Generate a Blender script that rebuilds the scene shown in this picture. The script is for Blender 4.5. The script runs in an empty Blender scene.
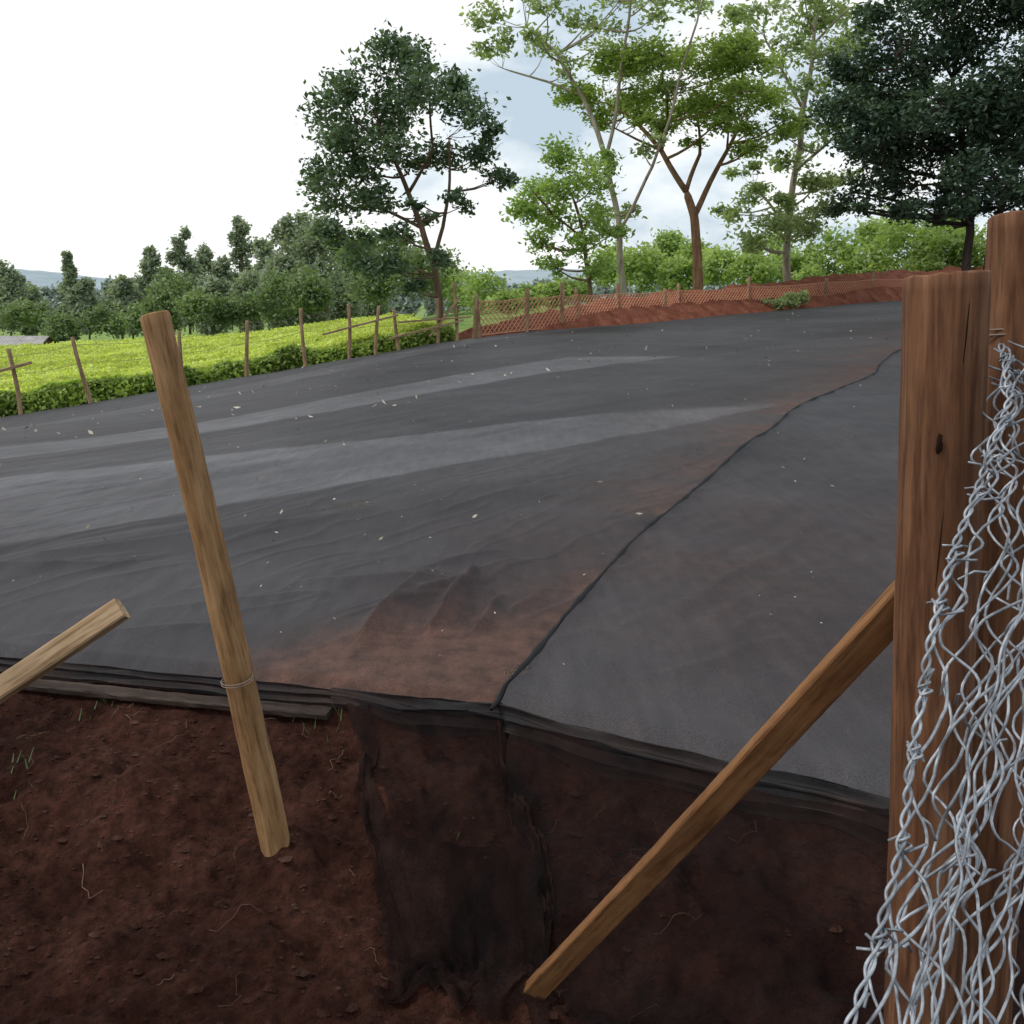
import bpy, math, random
import numpy as np
from mathutils import Vector, Matrix
random.seed(5); rng=np.random.default_rng(7)
scene=bpy.context.scene
COL=scene.collection

# ------------------------------------------------------------------ helpers
def _h(ix,iy,s):
    n=(ix*374761393+iy*668265263+s*982451653)&0xffffffff
    n=((n^(n>>13))*1274126177)&0xffffffff
    return ((n^(n>>16))&0xffff)/65535.0
def vnoise(x,y,s=0):
    x=np.asarray(x,float);y=np.asarray(y,float)
    ix=np.floor(x).astype(np.int64);iy=np.floor(y).astype(np.int64)
    fx=x-ix;fy=y-iy
    fx=fx*fx*(3-2*fx);fy=fy*fy*(3-2*fy)
    ix=ix+5000;iy=iy+5000
    a=_h(ix,iy,s);b=_h(ix+1,iy,s);c=_h(ix,iy+1,s);d=_h(ix+1,iy+1,s)
    return (a*(1-fx)+b*fx)*(1-fy)+(c*(1-fx)+d*fx)*fy
def fbm(x,y,oct=4,s=0,g=.5):
    v=0;a=1;t=0
    for o in range(oct):
        v=v+a*(vnoise(x*2**o,y*2**o,s+o*17)-.5);t+=a;a*=g
    return v/t*2
def sst(a,b,x):
    t=np.clip((np.asarray(x,float)-a)/(b-a),0,1);return t*t*(3-2*t)

def np_mesh(name,V,F,mat,smooth=True,attrs=None,parent=None):
    V=np.asarray(V,np.float32);F=np.asarray(F,np.int32)
    me=bpy.data.meshes.new(name)
    me.vertices.add(len(V));me.vertices.foreach_set('co',V.ravel())
    k=F.shape[1]
    me.loops.add(F.size);me.loops.foreach_set('vertex_index',F.ravel())
    me.polygons.add(len(F))
    me.polygons.foreach_set('loop_start',np.arange(0,F.size,k,dtype=np.int32))
    me.polygons.foreach_set('loop_total',np.full(len(F),k,np.int32))
    me.polygons.foreach_set('use_smooth',np.full(len(F),smooth,bool))
    if attrs:
        for n,a in attrs.items():
            at=me.attributes.new(n,'FLOAT','POINT');at.data.foreach_set('value',np.asarray(a,np.float32).ravel())
    me.update();me.validate()
    me.materials.append(mat)
    ob=bpy.data.objects.new(name,me);COL.objects.link(ob)
    if parent: ob.parent=parent
    return ob
def grid_faces(nu,nv):
    i=np.arange((nu-1))[:,None]*nv+np.arange(nv-1)[None,:]
    i=i.ravel()
    return np.stack([i,i+nv,i+nv+1,i+1],1)
def py_mesh(name,V,F,mat,smooth=True,parent=None):
    me=bpy.data.meshes.new(name);me.from_pydata([tuple(v) for v in V],[],F);me.update()
    if smooth: me.polygons.foreach_set('use_smooth',[True]*len(me.polygons))
    me.materials.append(mat)
    ob=bpy.data.objects.new(name,me);COL.objects.link(ob)
    if parent: ob.parent=parent
    return ob
def empty(name):
    e=bpy.data.objects.new(name,None);COL.objects.link(e);e.empty_display_size=.2;return e
class Acc:
    def __init__(s): s.V=[];s.F=[]
    def tube(s,pts,rad,n=6,cap=True):
        pts=[Vector(p) for p in pts]
        if len(pts)<2: return
        if not hasattr(rad,'__len__'): rad=[rad]*len(pts)
        b=len(s.V)
        t=(pts[1]-pts[0]).normalized()
        u=t.orthogonal().normalized()
        for i,p in enumerate(pts):
            if i==0:t2=pts[1]-pts[0]
            elif i==len(pts)-1:t2=pts[-1]-pts[-2]
            else:t2=pts[i+1]-pts[i-1]
            if t2.length<1e-9:t2=t
            t2=t2.normalized()
            u=(u-t2*u.dot(t2))
            u=u.normalized() if u.length>1e-6 else t2.orthogonal().normalized()
            w=t2.cross(u);t=t2
            for k in range(n):
                a=2*math.pi*k/n
                s.V.append(p+(u*math.cos(a)+w*math.sin(a))*rad[i])
        for i in range(len(pts)-1):
            for k in range(n):
                k2=(k+1)%n
                s.F.append((b+i*n+k,b+i*n+k2,b+(i+1)*n+k2,b+(i+1)*n+k))
        if cap:
            s.F.append(tuple(b+k for k in reversed(range(n))))
            s.F.append(tuple(b+(len(pts)-1)*n+k for k in range(n)))
    def make(s,name,mat,smooth=True,parent=None): return py_mesh(name,s.V,s.F,mat,smooth,parent)

# ------------------------------------------------------------------ materials
def M(name,rough=.8,spec=.25):
    m=bpy.data.materials.new(name);m.use_nodes=True
    nt=m.node_tree;b=nt.nodes['Principled BSDF']
    b.inputs['Roughness'].default_value=rough
    b.inputs['Specular IOR Level'].default_value=spec
    return m,nt,b
def N(nt,t,**k):
    n=nt.nodes.new(t)
    for a,v in k.items():
        if a in n.inputs: n.inputs[a].default_value=v
        else: setattr(n,a,v)
    return n
def ramp(nt,src,stops):
    r=nt.nodes.new('ShaderNodeValToRGB');e=r.color_ramp.elements
    while len(e)<len(stops): e.new(.5)
    for i,(p,c) in enumerate(stops):
        e[i].position=p;e[i].color=(*c,1)
    nt.links.new(src,r.inputs[0]);return r.outputs[0]
def noise(nt,scale,detail=5,rough=.6,vec=None,mapscale=None,dist=0):
    tc=nt.nodes.new('ShaderNodeTexCoord');v=tc.outputs['Object']
    if mapscale:
        mp=nt.nodes.new('ShaderNodeMapping');mp.inputs['Scale'].default_value=mapscale
        nt.links.new(v,mp.inputs[0]);v=mp.outputs[0]
    n=N(nt,'ShaderNodeTexNoise');n.inputs['Scale'].default_value=scale;n.inputs['Detail'].default_value=detail
    n.inputs['Roughness'].default_value=rough;n.inputs['Distortion'].default_value=dist
    nt.links.new(v,n.inputs['Vector']);return n.outputs['Fac']
def mix(nt,f,a,b,mode='MIX'):
    m=nt.nodes.new('ShaderNodeMix');m.data_type='RGBA';m.blend_type=mode
    if isinstance(f,(int,float)): m.inputs[0].default_value=f
    else: nt.links.new(f,m.inputs[0])
    for s,i in ((a,6),(b,7)):
        if isinstance(s,tuple): m.inputs[i].default_value=(*s,1)
        else: nt.links.new(s,m.inputs[i])
    return m.outputs[2]
def bump(nt,b,h,strength=.4,dist=.02):
    n=nt.nodes.new('ShaderNodeBump');n.inputs['Strength'].default_value=strength;n.inputs['Distance'].default_value=dist
    nt.links.new(h,n.inputs['Height']);nt.links.new(n.outputs[0],b.inputs['Normal'])
def attr(nt,name):
    a=nt.nodes.new('ShaderNodeAttribute');a.attribute_name=name;return a.outputs['Fac']

def soil_mat(name,dark,mid,light,green=False):
    m,nt,b=M(name,.95,.1)
    c=ramp(nt,noise(nt,2.2,6,.65),[(.3,dark),(.5,mid),(.72,light)])
    c2=ramp(nt,noise(nt,28,4,.7),[(.3,(.40,.40,.40)),(.65,(1.3,1.25,1.25))])
    c=mix(nt,1.0,c,c2,'MULTIPLY')
    if green:
        g=ramp(nt,noise(nt,.25,5,.7),[(.3,(.11,.17,.045)),(.5,(.18,.27,.07)),(.7,(.28,.35,.12))])
        c=mix(nt,attr(nt,'green'),c,g)
    nt.links.new(c,b.inputs['Base Color'])
    bump(nt,b,noise(nt,45,5,.75),.9,.03)
    return m
soil=soil_mat('red_soil',(.022,.0085,.006),(.046,.0175,.0115),(.098,.042,.028),True)
berm_m=soil_mat('red_berm_soil',(.13,.044,.027),(.22,.080,.048),(.33,.138,.088))

def net_mat(name,trans=0.0,base=1.0,vary=.18,lt=1.0,spec=.2,rough=.64):
    m,nt,b=M(name,rough,spec)
    n1=noise(nt,1.3,4,.6)
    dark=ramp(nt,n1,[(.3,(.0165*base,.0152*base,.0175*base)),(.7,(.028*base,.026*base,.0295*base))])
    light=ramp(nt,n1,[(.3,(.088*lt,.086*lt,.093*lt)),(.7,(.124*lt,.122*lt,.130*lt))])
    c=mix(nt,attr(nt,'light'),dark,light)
    s=ramp(nt,noise(nt,9,5,.7),[(.3,(.036,.016,.0115)),(.7,(.115,.056,.039))])
    c=mix(nt,attr(nt,'dust'),c,s)
    g=ramp(nt,noise(nt,260,1,.6),[(.3,(.60,.60,.60)),(.7,(1.40,1.40,1.40))])
    c=mix(nt,1.0,c,g,'MULTIPLY')
    g=ramp(nt,noise(nt,7,4,.6,mapscale=(2.2,.35,1)),[(.3,(.82,.82,.82)),(.7,(1.16,1.16,1.16))])
    c=mix(nt,1.0,c,g,'MULTIPLY')
    nt.links.new(c,b.inputs['Base Color'])
    bump(nt,b,noise(nt,180,2,.6),.25,.004)
    if trans>0:
        out=nt.nodes['Material Output'];t=nt.nodes.new('ShaderNodeBsdfTransparent');ms=nt.nodes.new('ShaderNodeMixShader')
        t.inputs[0].default_value=(.85,.80,.80,1)
        r=nt.nodes.new('ShaderNodeMapRange');r.inputs['To Min'].default_value=max(0,trans-vary);r.inputs['To Max'].default_value=trans+vary
        nt.links.new(noise(nt,14,3,.6),r.inputs[0]);nt.links.new(r.outputs[0],ms.inputs[0])
        nt.links.new(b.outputs[0],ms.inputs[1]);nt.links.new(t.outputs[0],ms.inputs[2]);nt.links.new(ms.outputs[0],out.inputs[0])
    return m
net_m=net_mat('shade_net_cloth'); flap_m=net_mat('shade_net_sheer',.60,.25,.18,.4,.08,.9); thin_m=net_mat('shade_net_thin',.62,.30,.22,.4,.08,.9);hem_m=net_mat('shade_net_hem',0,.32)
dense_m=net_mat('shade_net_double',.38,.22,.2,.35,.05,.9)

def wood_mat(name,cols,sc=9,bumps=.5,knots=True):
    m,nt,b=M(name,.78,.2)
    f=noise(nt,sc,6,.65,mapscale=(3.2,3.2,.22),dist=.6)
    c=ramp(nt,f,[(.28,cols[0]),(.48,cols[1]),(.7,cols[2])])
    f2=noise(nt,2.2,5,.7,mapscale=(1,1,.7))
    c=mix(nt,1.0,c,ramp(nt,f2,[(.3,(.55,.5,.48)),(.6,(1.1,1.1,1.1))]),'MULTIPLY')
    f3=noise(nt,60,3,.6,mapscale=(1.6,1.6,.12))
    c=mix(nt,1.0,c,ramp(nt,f3,[(.32,(.6,.58,.56)),(.5,(1.05,1.05,1.05))]),'MULTIPLY')
    if knots:
        tc=nt.nodes.new('ShaderNodeTexCoord');v=N(nt,'ShaderNodeTexVoronoi');v.inputs['Scale'].default_value=5
        mp=nt.nodes.new('ShaderNodeMapping');mp.inputs['Scale'].default_value=(1.6,1.6,.7)
        nt.links.new(tc.outputs['Object'],mp.inputs[0]);nt.links.new(mp.outputs[0],v.inputs['Vector'])
        k=ramp(nt,v.outputs['Distance'],[(.06,(.2,.15,.13)),(.13,(1,1,1))])
        c=mix(nt,1.0,c,k,'MULTIPLY')
    nt.links.new(c,b.inputs['Base Color']);bump(nt,b,f3,bumps,.004);return m
wood_red=wood_mat('treated_red_timber',[(.060,.025,.013),(.145,.066,.033),(.25,.130,.070)],11)
wood_tan=wood_mat('peeled_pole',[(.16,.085,.034),(.31,.175,.078),(.42,.27,.14)],8)
wood_plank=wood_mat('sawn_plank',[(.13,.058,.022),(.21,.10,.040),(.29,.165,.078)],5,.3)
wood_pale=wood_mat('pale_sawn_timber',[(.20,.125,.06),(.37,.25,.14),(.48,.36,.23)],8,.3)
wood_grey=wood_mat('weathered_post',[(.16,.10,.055),(.30,.20,.115),(.44,.32,.21)],8,.4,False)
wood_dark=wood_mat('wet_board',[(.022,.017,.014),(.045,.032,.026),(.085,.064,.052)],8)
m_wire,nt,b=M('galvanised_wire',.5,.5);b.inputs['Metallic'].default_value=.4
nt.links.new(ramp(nt,noise(nt,40,4,.6),[(.3,(.11,.12,.13)),(.5,(.25,.27,.30)),(.75,(.54,.57,.61))]),b.inputs['Base Color'])
m_rust,nt,b=M('old_wire',.7,.3);b.inputs['Base Color'].default_value=(.22,.17,.14,1)
m_mesh,nt,b=M('orange_mesh_strand',.7,.3);b.inputs['Base Color'].default_value=(.62,.30,.18,1)
m_knot,nt,b=M('dark_knot',.9,.1);b.inputs['Base Color'].default_value=(.016,.008,.005,1)

def leaf_mat(name,dark,light,transl=.3,rough=.55):
    m,nt,b=M(name,rough,.3)
    c=ramp(nt,attr(nt,'tone'),[(0,dark),(1,light)])
    nt.links.new(c,b.inputs['Base Color'])
    out=nt.nodes['Material Output'];t=nt.nodes.new('ShaderNodeBsdfTranslucent');ms=nt.nodes.new('ShaderNodeMixShader')
    nt.links.new(mix(nt,1.0,c,(1.15,1.25,.6),'MULTIPLY'),t.inputs[0])
    ms.inputs[0].default_value=transl
    nt.links.new(b.outputs[0],ms.inputs[1]);nt.links.new(t.outputs[0],ms.inputs[2]);nt.links.new(ms.outputs[0],out.inputs[0])
    return m
def bark_mat(name,a,b_):
    m,nt,b=M(name,.9,.15)
    f=noise(nt,3,5,.7,mapscale=(2,2,.5))
    nt.links.new(ramp(nt,f,[(.35,a),(.65,b_)]),b.inputs['Base Color']);bump(nt,b,f,.6,.05);return m

# ------------------------------------------------------------------ terrain
def yfront(x): return np.interp(x,[-12,-2.2,-1.58,-.62,-.05,.35,1.09,6,14],[6.2,3.80,3.66,3.42,3.27,3.02,2.62,.5,-3])
_fx=[-400,-60,-23,-14,-11,-5,-1,7,19,40,400];_fz=[-6,-3,-2.0,-1.45,-1.2,-.40,.15,.3,.8,1.2,4]
def far_z(x): return (np.interp(x-1.5,_fx,_fz)+np.interp(x,_fx,_fz)+np.interp(x+1.5,_fx,_fz))/3
def bed(x,y):
    x=np.asarray(x,float);y=np.asarray(y,float)
    s=sst(2.5,21,y)
    z=.30*(1-s)+far_z(x)*s
    z=z-np.clip(y-62,0,240)*.055*sst(62,90,y)
    z=z+fbm(x*.25,y*.25,2,3)*.035*sst(5,12,y)
    return z
def ground(x,y):
    x=np.asarray(x,float);y=np.asarray(y,float)
    d=yfront(x)-y
    B=bed(x,y)
    drop=sst(0,.07,d)*.06+sst(.03,1.0,d)*.20
    z=np.where(d>0,.235-drop,B-.07)
    w=sst(.02,.2,d)
    z=z+(fbm(x*9,y*9,4,11,.6)*.055+fbm(x*2.3,y*2.3,3,21)*.10*sst(.1,.6,d)+fbm(x*26,y*26,2,31)*.018)*w
    z=z-.07*np.clip(fbm(x*3.7,y*4.5,2,35)-.15,0,1)*w
    z=z+.055*np.exp(-(((x+.712)/.10)**2+((y-2.72)/.10)**2))     # soil heaped round the stake
    z=z+.045*np.exp(-(((x-.03)/.10)**2+((y-2.16)/.08)**2))
    z=z+fbm(x*.2,y*.2,3,40)*.9*sst(90,200,y)
    return z
def geo(a,b,step,g,m):
    o=[a];s=step
    while o[-1]<b:
        o.append(o[-1]+s); s*=g
        if len(o)>m: break
    return np.array(o)
ys=np.concatenate([np.arange(1.2,4.0,.0125),geo(4.0,4000,.03,1.045,400)])
ys=np.concatenate([-geo(-1.2+.05,4000,.1,1.2,100)[::-1],ys]) 
ys=np.unique(ys)
xr=geo(1.6,4000,.02,1.05,300);xl=-geo(2.6,4000,.02,1.05,300)[::-1]
xs=np.unique(np.concatenate([xl,np.arange(-2.6,1.6,.0135),xr]))
X,Y=np.meshgrid(xs,ys,indexing='ij')
Z=ground(X,Y)
FARP=np.array([(-40,2),(-28,10),(-11.3,22),(-.95,30),(6.8,40),(18.7,50),(36,60),(60,72)],float)
def yback(x): return np.interp(x,FARP[:,0],FARP[:,1])
green=sst(-.2,.8,Y-yback(X)-.2+fbm(X*.5,Y*.5,3,8)*1.2)
np_mesh('ground',np.stack([X,Y,Z],-1).reshape(-1,3),grid_faces(len(xs),len(ys)),soil,True,{'green':green})

# ------------------------------------------------------------------ shade nets
def seg_side(x,y,p,q):
    dx,dy=q[0]-p[0],q[1]-p[1];l=math.hypot(dx,dy)
    return ((x-p[0])*dy-(y-p[1])*dx)/l      # + = right of p->q
def seg_dist(x,y,p,q):
    dx,dy=q[0]-p[0],q[1]-p[1];L2=dx*dx+dy*dy
    t=np.clip(((x-p[0])*dx+(y-p[1])*dy)/L2,0,1)
    return ((x-p[0])*dy-(y-p[1])*dx)/math.sqrt(L2),np.hypot(x-p[0]-t*dx,y-p[1]-t*dy),t
SEAM=np.array([(-.07,3.20),(-.03,3.34),(.07,3.62),(.21,4.07),(.62,5.1),(1.24,6.8),(2.17,9.05),(3.5,11.7),(4.99,14.4),(6.0,16.6),(7.27,19.2),(10.5,24.5),(17,33),(26,44),(34,56)])
def seam_x(y): return np.interp(y,SEAM[:,1],SEAM[:,0])+np.sin(y*2.1)*.025+np.sin(y*.83+1)*.06*sst(4,9,y)
FOLDS=[((-.60,4.00),(-.42,4.80),.12,.105),((-.42,4.42),(.05,5.05),.11,.065),((-.34,4.05),(-.20,4.70),.07,.085),((-.98,4.72),(-.45,4.86),.07,.035),((.00,4.25),(.22,4.62),.06,.035),((-.5,4.9),(-.1,5.3),.06,.035),((-.16,4.0),(-.05,4.45),.05,.045),
 ((-2.6,5.2),(-1.1,6.2),.12,.035),((-1.6,4.3),(-.9,4.55),.08,.025),((-.4,6.4),(.5,7.6),.12,.03),((-3.2,4.9),(-2.0,5.1),.08,.03),((-1.9,7.2),(-.3,8.8),.12,.035),((.7,4.2),(1.7,5.6),.10,.025),((.5,3.5),(1.2,3.9),.07,.018),((-2.0,3.95),(-1.2,4.1),.07,.022)]
def net_z(x,y):
    z=bed(x,y)
    d=y-yfront(x)
    z=z-.03*(1-sst(0,.12,d))
    z=z+fbm(x*1.1+y*.3,y*.9,3,51)*.014*sst(.1,.8,d)
    u=(x*.83-y*.55);w=(x*.55+y*.83)
    z=z+(np.abs(fbm(u*2.2,w*.35,2,61)))*.024*sst(.2,1.5,d)*(1-.6*sst(9,20,y))
    z=z+(1-np.abs(fbm(u*5+.6*fbm(x*2,y*2,2,64),w*.8,2,63))*2.5).clip(0,1)**3*.008*sst(.2,1,d)*(1-sst(7,12,y))
    wx=x+.05*fbm(x*3,y*3,2,55)
    wy=y+.05*fbm(x*3+9,y*3,2,56)
    for p,q,wd,h in FOLDS:
        sg,D,t=seg_dist(wx,wy,p,q)
        wdt=np.where(sg>0,wd,wd*.28)*(.7+.5*np.sin(np.pi*t))
        z=z+h*np.exp(-(D/wdt)**1.3)*(.25+.75*np.sin(np.pi*np.clip(t*.9+.03,.02,.98))**.8)
    return z
na,nt_=460,600
A=np.linspace(0,1,na)
ta=[0,.08,.25,.55,.68,.87,1]
Fx=np.interp(A,ta,[-12,-2.2,-1.2,-.30,.3,1.2,6]);Fy=yfront(Fx)
Bx=np.interp(A,ta,[-28,-12,-6,.5,6.8,18.7,36]);By=yback(Bx)
T=np.linspace(0,1,nt_)**2.3
X=Fx[:,None]+(Bx-Fx)[:,None]*T[None];Y=Fy[:,None]+(By-Fy)[:,None]*T[None]
Z=net_z(X,Y)
wob=fbm(X*.5,Y*.5,3,81)*.03
def e(v,w=.05): return sst(-w,w,v)
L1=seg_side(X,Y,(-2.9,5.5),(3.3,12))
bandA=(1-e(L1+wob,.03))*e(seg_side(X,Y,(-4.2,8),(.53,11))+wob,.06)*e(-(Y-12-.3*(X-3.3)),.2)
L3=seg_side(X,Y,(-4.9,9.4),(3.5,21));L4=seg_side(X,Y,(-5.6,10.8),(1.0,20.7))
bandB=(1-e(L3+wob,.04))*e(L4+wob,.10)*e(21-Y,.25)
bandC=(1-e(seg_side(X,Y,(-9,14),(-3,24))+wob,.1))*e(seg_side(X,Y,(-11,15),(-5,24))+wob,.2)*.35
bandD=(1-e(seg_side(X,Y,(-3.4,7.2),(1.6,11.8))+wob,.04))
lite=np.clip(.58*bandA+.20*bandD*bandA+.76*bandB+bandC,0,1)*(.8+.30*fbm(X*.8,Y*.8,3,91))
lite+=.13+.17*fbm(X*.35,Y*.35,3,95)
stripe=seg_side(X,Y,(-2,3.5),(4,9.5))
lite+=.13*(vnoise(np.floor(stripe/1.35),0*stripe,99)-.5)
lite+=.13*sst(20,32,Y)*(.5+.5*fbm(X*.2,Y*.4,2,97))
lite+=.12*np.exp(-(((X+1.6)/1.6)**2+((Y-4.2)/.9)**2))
sd=seam_x(Y)-X
dn=fbm(X*1.5,Y*1.5,4,101)
dust=np.exp(-np.clip(sd,0,9)/(.12+.045*Y))*(.64+.75*dn)*sst(-.15,.02,sd)
front=np.exp(-(((X+.36)/.72)**2+((Y-3.44)/.66)**2)**1.7)
dust+=front*(.95+.7*dn)
dust+=.14*np.exp(-((Y-5)/2.2)**2)*sst(-1.2,.1,X)*(.8+dn)
dust=np.clip(dust,0,.93)
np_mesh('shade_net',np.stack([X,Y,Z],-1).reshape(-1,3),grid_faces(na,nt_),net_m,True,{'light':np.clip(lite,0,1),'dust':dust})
ns,nw=520,160
yy=3.10+(55-3.10)*np.linspace(0,1,ns)**2.3
W=np.linspace(0,1,nw)**1.6
sx=seam_x(yy)
wd_=(2.2+.9*yy)
X=sx[:,None]+W[None,:]*wd_[:,None]
Y=yy[:,None]-W[None,:]*(wd_*.42)[:,None]
yf=yfront(X); Y=np.maximum(Y,yf-.005)
lift=.03*np.exp(-(W[None,:]*wd_[:,None])/.05)+.014
Z=net_z(X,Y)+lift+np.abs(fbm(X*2,Y*1.2,3,111))*.015
lite=.15+.16*fbm(X*.6,Y*.6,3,121)+.18*np.exp(-((Y-yf)/.5))+.08*sst(7,16,Y)
dust=np.clip(.16*np.exp(-((Y-5)/2)**2)*(1+fbm(X*2,Y*2,4,131))+.12*fbm(X*1.2,Y*1.2,4,141)+.05,0,.6)
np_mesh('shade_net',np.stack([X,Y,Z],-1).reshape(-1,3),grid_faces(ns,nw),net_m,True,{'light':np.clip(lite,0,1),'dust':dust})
def zf(x,y): return float(net_z(np.array([x]),np.array([y]))[0])
hem=Acc()
p=[];r=[]
y=3.20
while y<50:
    x=float(seam_x(y));p.append((x-.012,y,zf(x,y)+.042));r.append(.0100+.004*math.sin(y*9)+.002*math.sin(y*31)+.0006*y);y+=.022+.012*(y-3.1)
hem.tube(p,r,6)
hem.make('net_hem_rope',hem_m)
def fold_strip(name,x0,x1,nx,amp,wid,zt,mat,seed):
    nk=30
    U=np.linspace(x0,x1,nx)[:,None]+np.zeros((1,nk));Tt=np.linspace(0,1,nk)[None,:]+np.zeros((nx,1))
    g=sst(0,.35,U-x0)
    wdt=wid*(.45+.55*g)*(1+.45*fbm(U*2.2,Tt*0,3,seed))
    out=.012+wdt*.55*Tt**.8
    z=zt-wdt*1.05*Tt**1.25
    ph=1.8*fbm(U*1.1,Tt*0,3,seed+1)*3
    fold=np.sin(Tt*15+ph)*(.4+.6*Tt)+.5*np.sin(Tt*27-ph*1.6+U*3)
    fold=fold+.7*fbm(U*7,Tt*3,3,seed+3)
    z=z+amp*fold*g+amp*.3*fold;out=out+amp*.9*np.cos(Tt*15+ph)*g
    Yv=yfront(U)-out
    np_mesh(name,np.stack([U,Yv,z],-1).reshape(-1,3),grid_faces(nx,nk),mat,True,{'light':np.clip(.02+.12*np.clip(fold,0,2),0,1),'dust':np.clip(.12+.3*fbm(U*5,Tt*2,3,seed+6),0,1)})
fold_strip('net_folded_edge',-.66,2.6,520,.0090,.115,.300,hem_m,900)
fold_strip('net_folded_edge',-5,-.60,400,.006,.050,.288,hem_m,930)
def flap(name,top0,top1,bot0,bot1,seed,nu=90,nv=120,mat=flap_m,wr=1.0,dust=.2,rag=.10):
    U,Vv=np.meshgrid(np.linspace(0,1,nu),np.linspace(0,1,nv),indexing='ij')
    Vl=Vv*(1+rag*fbm(U*6,U*0,3,seed+11))
    x=(top0[0]*(1-U)+top1[0]*U)*(1-Vl)+(bot0[0]*(1-U)+bot1[0]*U)*Vl
    y=(top0[1]*(1-U)+top1[1]*U)*(1-Vl)+(bot0[1]*(1-U)+bot1[1]*U)*Vl
    x=x+.02*np.sin(Vv*6+seed)+.05*fbm(Vv*3,U*0,2,seed)
    x=x+.03*fbm(U*4,Vv*5,2,seed+4)
    g=ground(x,y)
    z=np.maximum(g+.008,.26-.62*Vv*1.2)
    z=z+wr*(.020*np.abs(np.sin(U*9+3*fbm(U*2,Vv*1.5,2,seed+1)))*(.4+.6*Vv)+.022*np.abs(fbm(U*5,Vv*4,3,seed+2)))
    np_mesh(name,np.stack([x,y,z],-1).reshape(-1,3),grid_faces(nu,nv),mat,True,{'light':np.clip(.02+.12*fbm(U*3,Vv*5,3,seed+7),0,1),'dust':np.clip(dust+.3*fbm(U*6,Vv*6,4,seed+9),0,1)})
flap('net_flap',(-.58,3.40),(.0,3.24),(-.30,2.22),(.10,2.14),200,wr=.7)
flap('net_flap',(-.57,3.39),(-.52,3.38),(-.33,2.45),(-.27,2.42),260,20,110,mat=dense_m,wr=.8)
flap('net_flap',(-.03,3.25),(.0,3.24),(.05,2.22),(.10,2.18),280,20,110,mat=dense_m,wr=.8)
flap('net_flap',(-.37,2.46),(.07,2.38),(-.30,2.18),(.10,2.08),320,90,50,mat=dense_m,wr=1.0,rag=.35)
flap('net_flap',(.0,3.22),(2.0,2.12),(.16,1.70),(1.35,1.15),300,130,130,mat=thin_m,wr=.8,dust=.1,rag=.2)

def beam(name,p0,p1,w,h,mat,roll=0,n=40,jit=.0015,bevel=.004,parent=None,face=None):
    p0=Vector(p0);p1=Vector(p1);L=(p1-p0).length
    sec=[(-w/2+bevel,-h/2),(w/2-bevel,-h/2),(w/2,-h/2+bevel),(w/2,h/2-bevel),(w/2-bevel,h/2),(-w/2+bevel,h/2),(-w/2,h/2-bevel),(-w/2,-h/2+bevel)]
    V=[];F=[]
    for i in range(n+1):
        t=i/n;z=t*L
        ox=.003*math.sin(z*3+w*50);oy=.003*math.sin(z*4.1+h*90)
        for (a,c) in sec: V.append((a+ox+random.uniform(-jit,jit),c+oy+random.uniform(-jit,jit),z+ (random.uniform(-.003,.003) if i in(0,n) else 0)))
    k=len(sec)
    for i in range(n):
        for j in range(k):
            F.append((i*k+j,i*k+(j+1)%k,(i+1)*k+(j+1)%k,(i+1)*k+j))
    F.append(tuple(reversed(range(k))));F.append(tuple(n*k+j for j in range(k)))
    ob=py_mesh(name,V,F,mat,False,parent)
    d=(p1-p0).normalized();q=d.to_track_quat('Z','Y')
    if face is not None:      # turn the broad side toward a compass direction
        f=Vector(face);f=(f-d*f.dot(d)).normalized()
        yl=q@Vector((0,1,0));xl_=q@Vector((1,0,0))
        roll+=math.atan2(-f.dot(xl_),f.dot(yl))
    ob.matrix_world=Matrix.Translation(p0)@q.to_matrix().to_4x4()@Matrix.Rotation(roll,4,'Z')
    return ob
def pole(name,p0,p1,r0,r1,mat,n=50,sides=20,bend=.02,rough=.06,seed=0,parent=None,tilt=0):
    p0=Vector(p0);p1=Vector(p1);L=(p1-p0).length
    V=[];F=[]
    th=np.arange(sides)/sides*2*math.pi
    for i in range(n+1):
        t=i/n;r=r0*(1-t)+r1*t
        ox=bend*math.sin(t*math.pi*1.2+seed)-bend*math.sin(seed);oy=bend*.6*math.sin(t*4+seed*2)
        nn=fbm(np.cos(th)*1.2+5,np.sin(th)*1.2+t*L*2.2+seed,3,seed+3)*rough+fbm(np.cos(th)*5,np.sin(th)*5+t*L*9,2,seed+9)*rough*.35
        for k in range(sides):
            rr=r*(1+float(nn[k])); 
            V.append((ox+rr*math.cos(th[k]),oy+rr*math.sin(th[k]),t*L+(tilt*rr*math.cos(th[k])+random.uniform(-.0015,.0015) if i==n else 0)))
    for i in range(n):
        for k in range(sides):
            k2=(k+1)%sides;F.append((i*sides+k,i*sides+k2,(i+1)*sides+k2,(i+1)*sides+k))
    b=len(V)
    for k in range(sides):
        v=V[n*sides+k];V.append((ox+(v[0]-ox)*.94,oy+(v[1]-oy)*.94,v[2]+.003))
    for k in range(sides):
        k2=(k+1)%sides;F.append((n*sides+k,n*sides+k2,b+k2,b+k))
    F.append(tuple(b+k for k in range(sides)));F.append(tuple(reversed(range(sides))))
    ob=py_mesh(name,V,F,mat,True,parent)
    ob.data.polygons[len(F)-2].use_smooth=False
    d=(p1-p0).normalized();q=d.to_track_quat('Z','Y')
    ob.matrix_world=Matrix.Translation(p0)@q.to_matrix().to_4x4()
    return ob
beam('edging_board',(-4.6,4.27,.205),(-.66,3.375,.215),.026,.055,wood_dark,roll=math.radians(100),n=120,jit=.0025)

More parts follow.
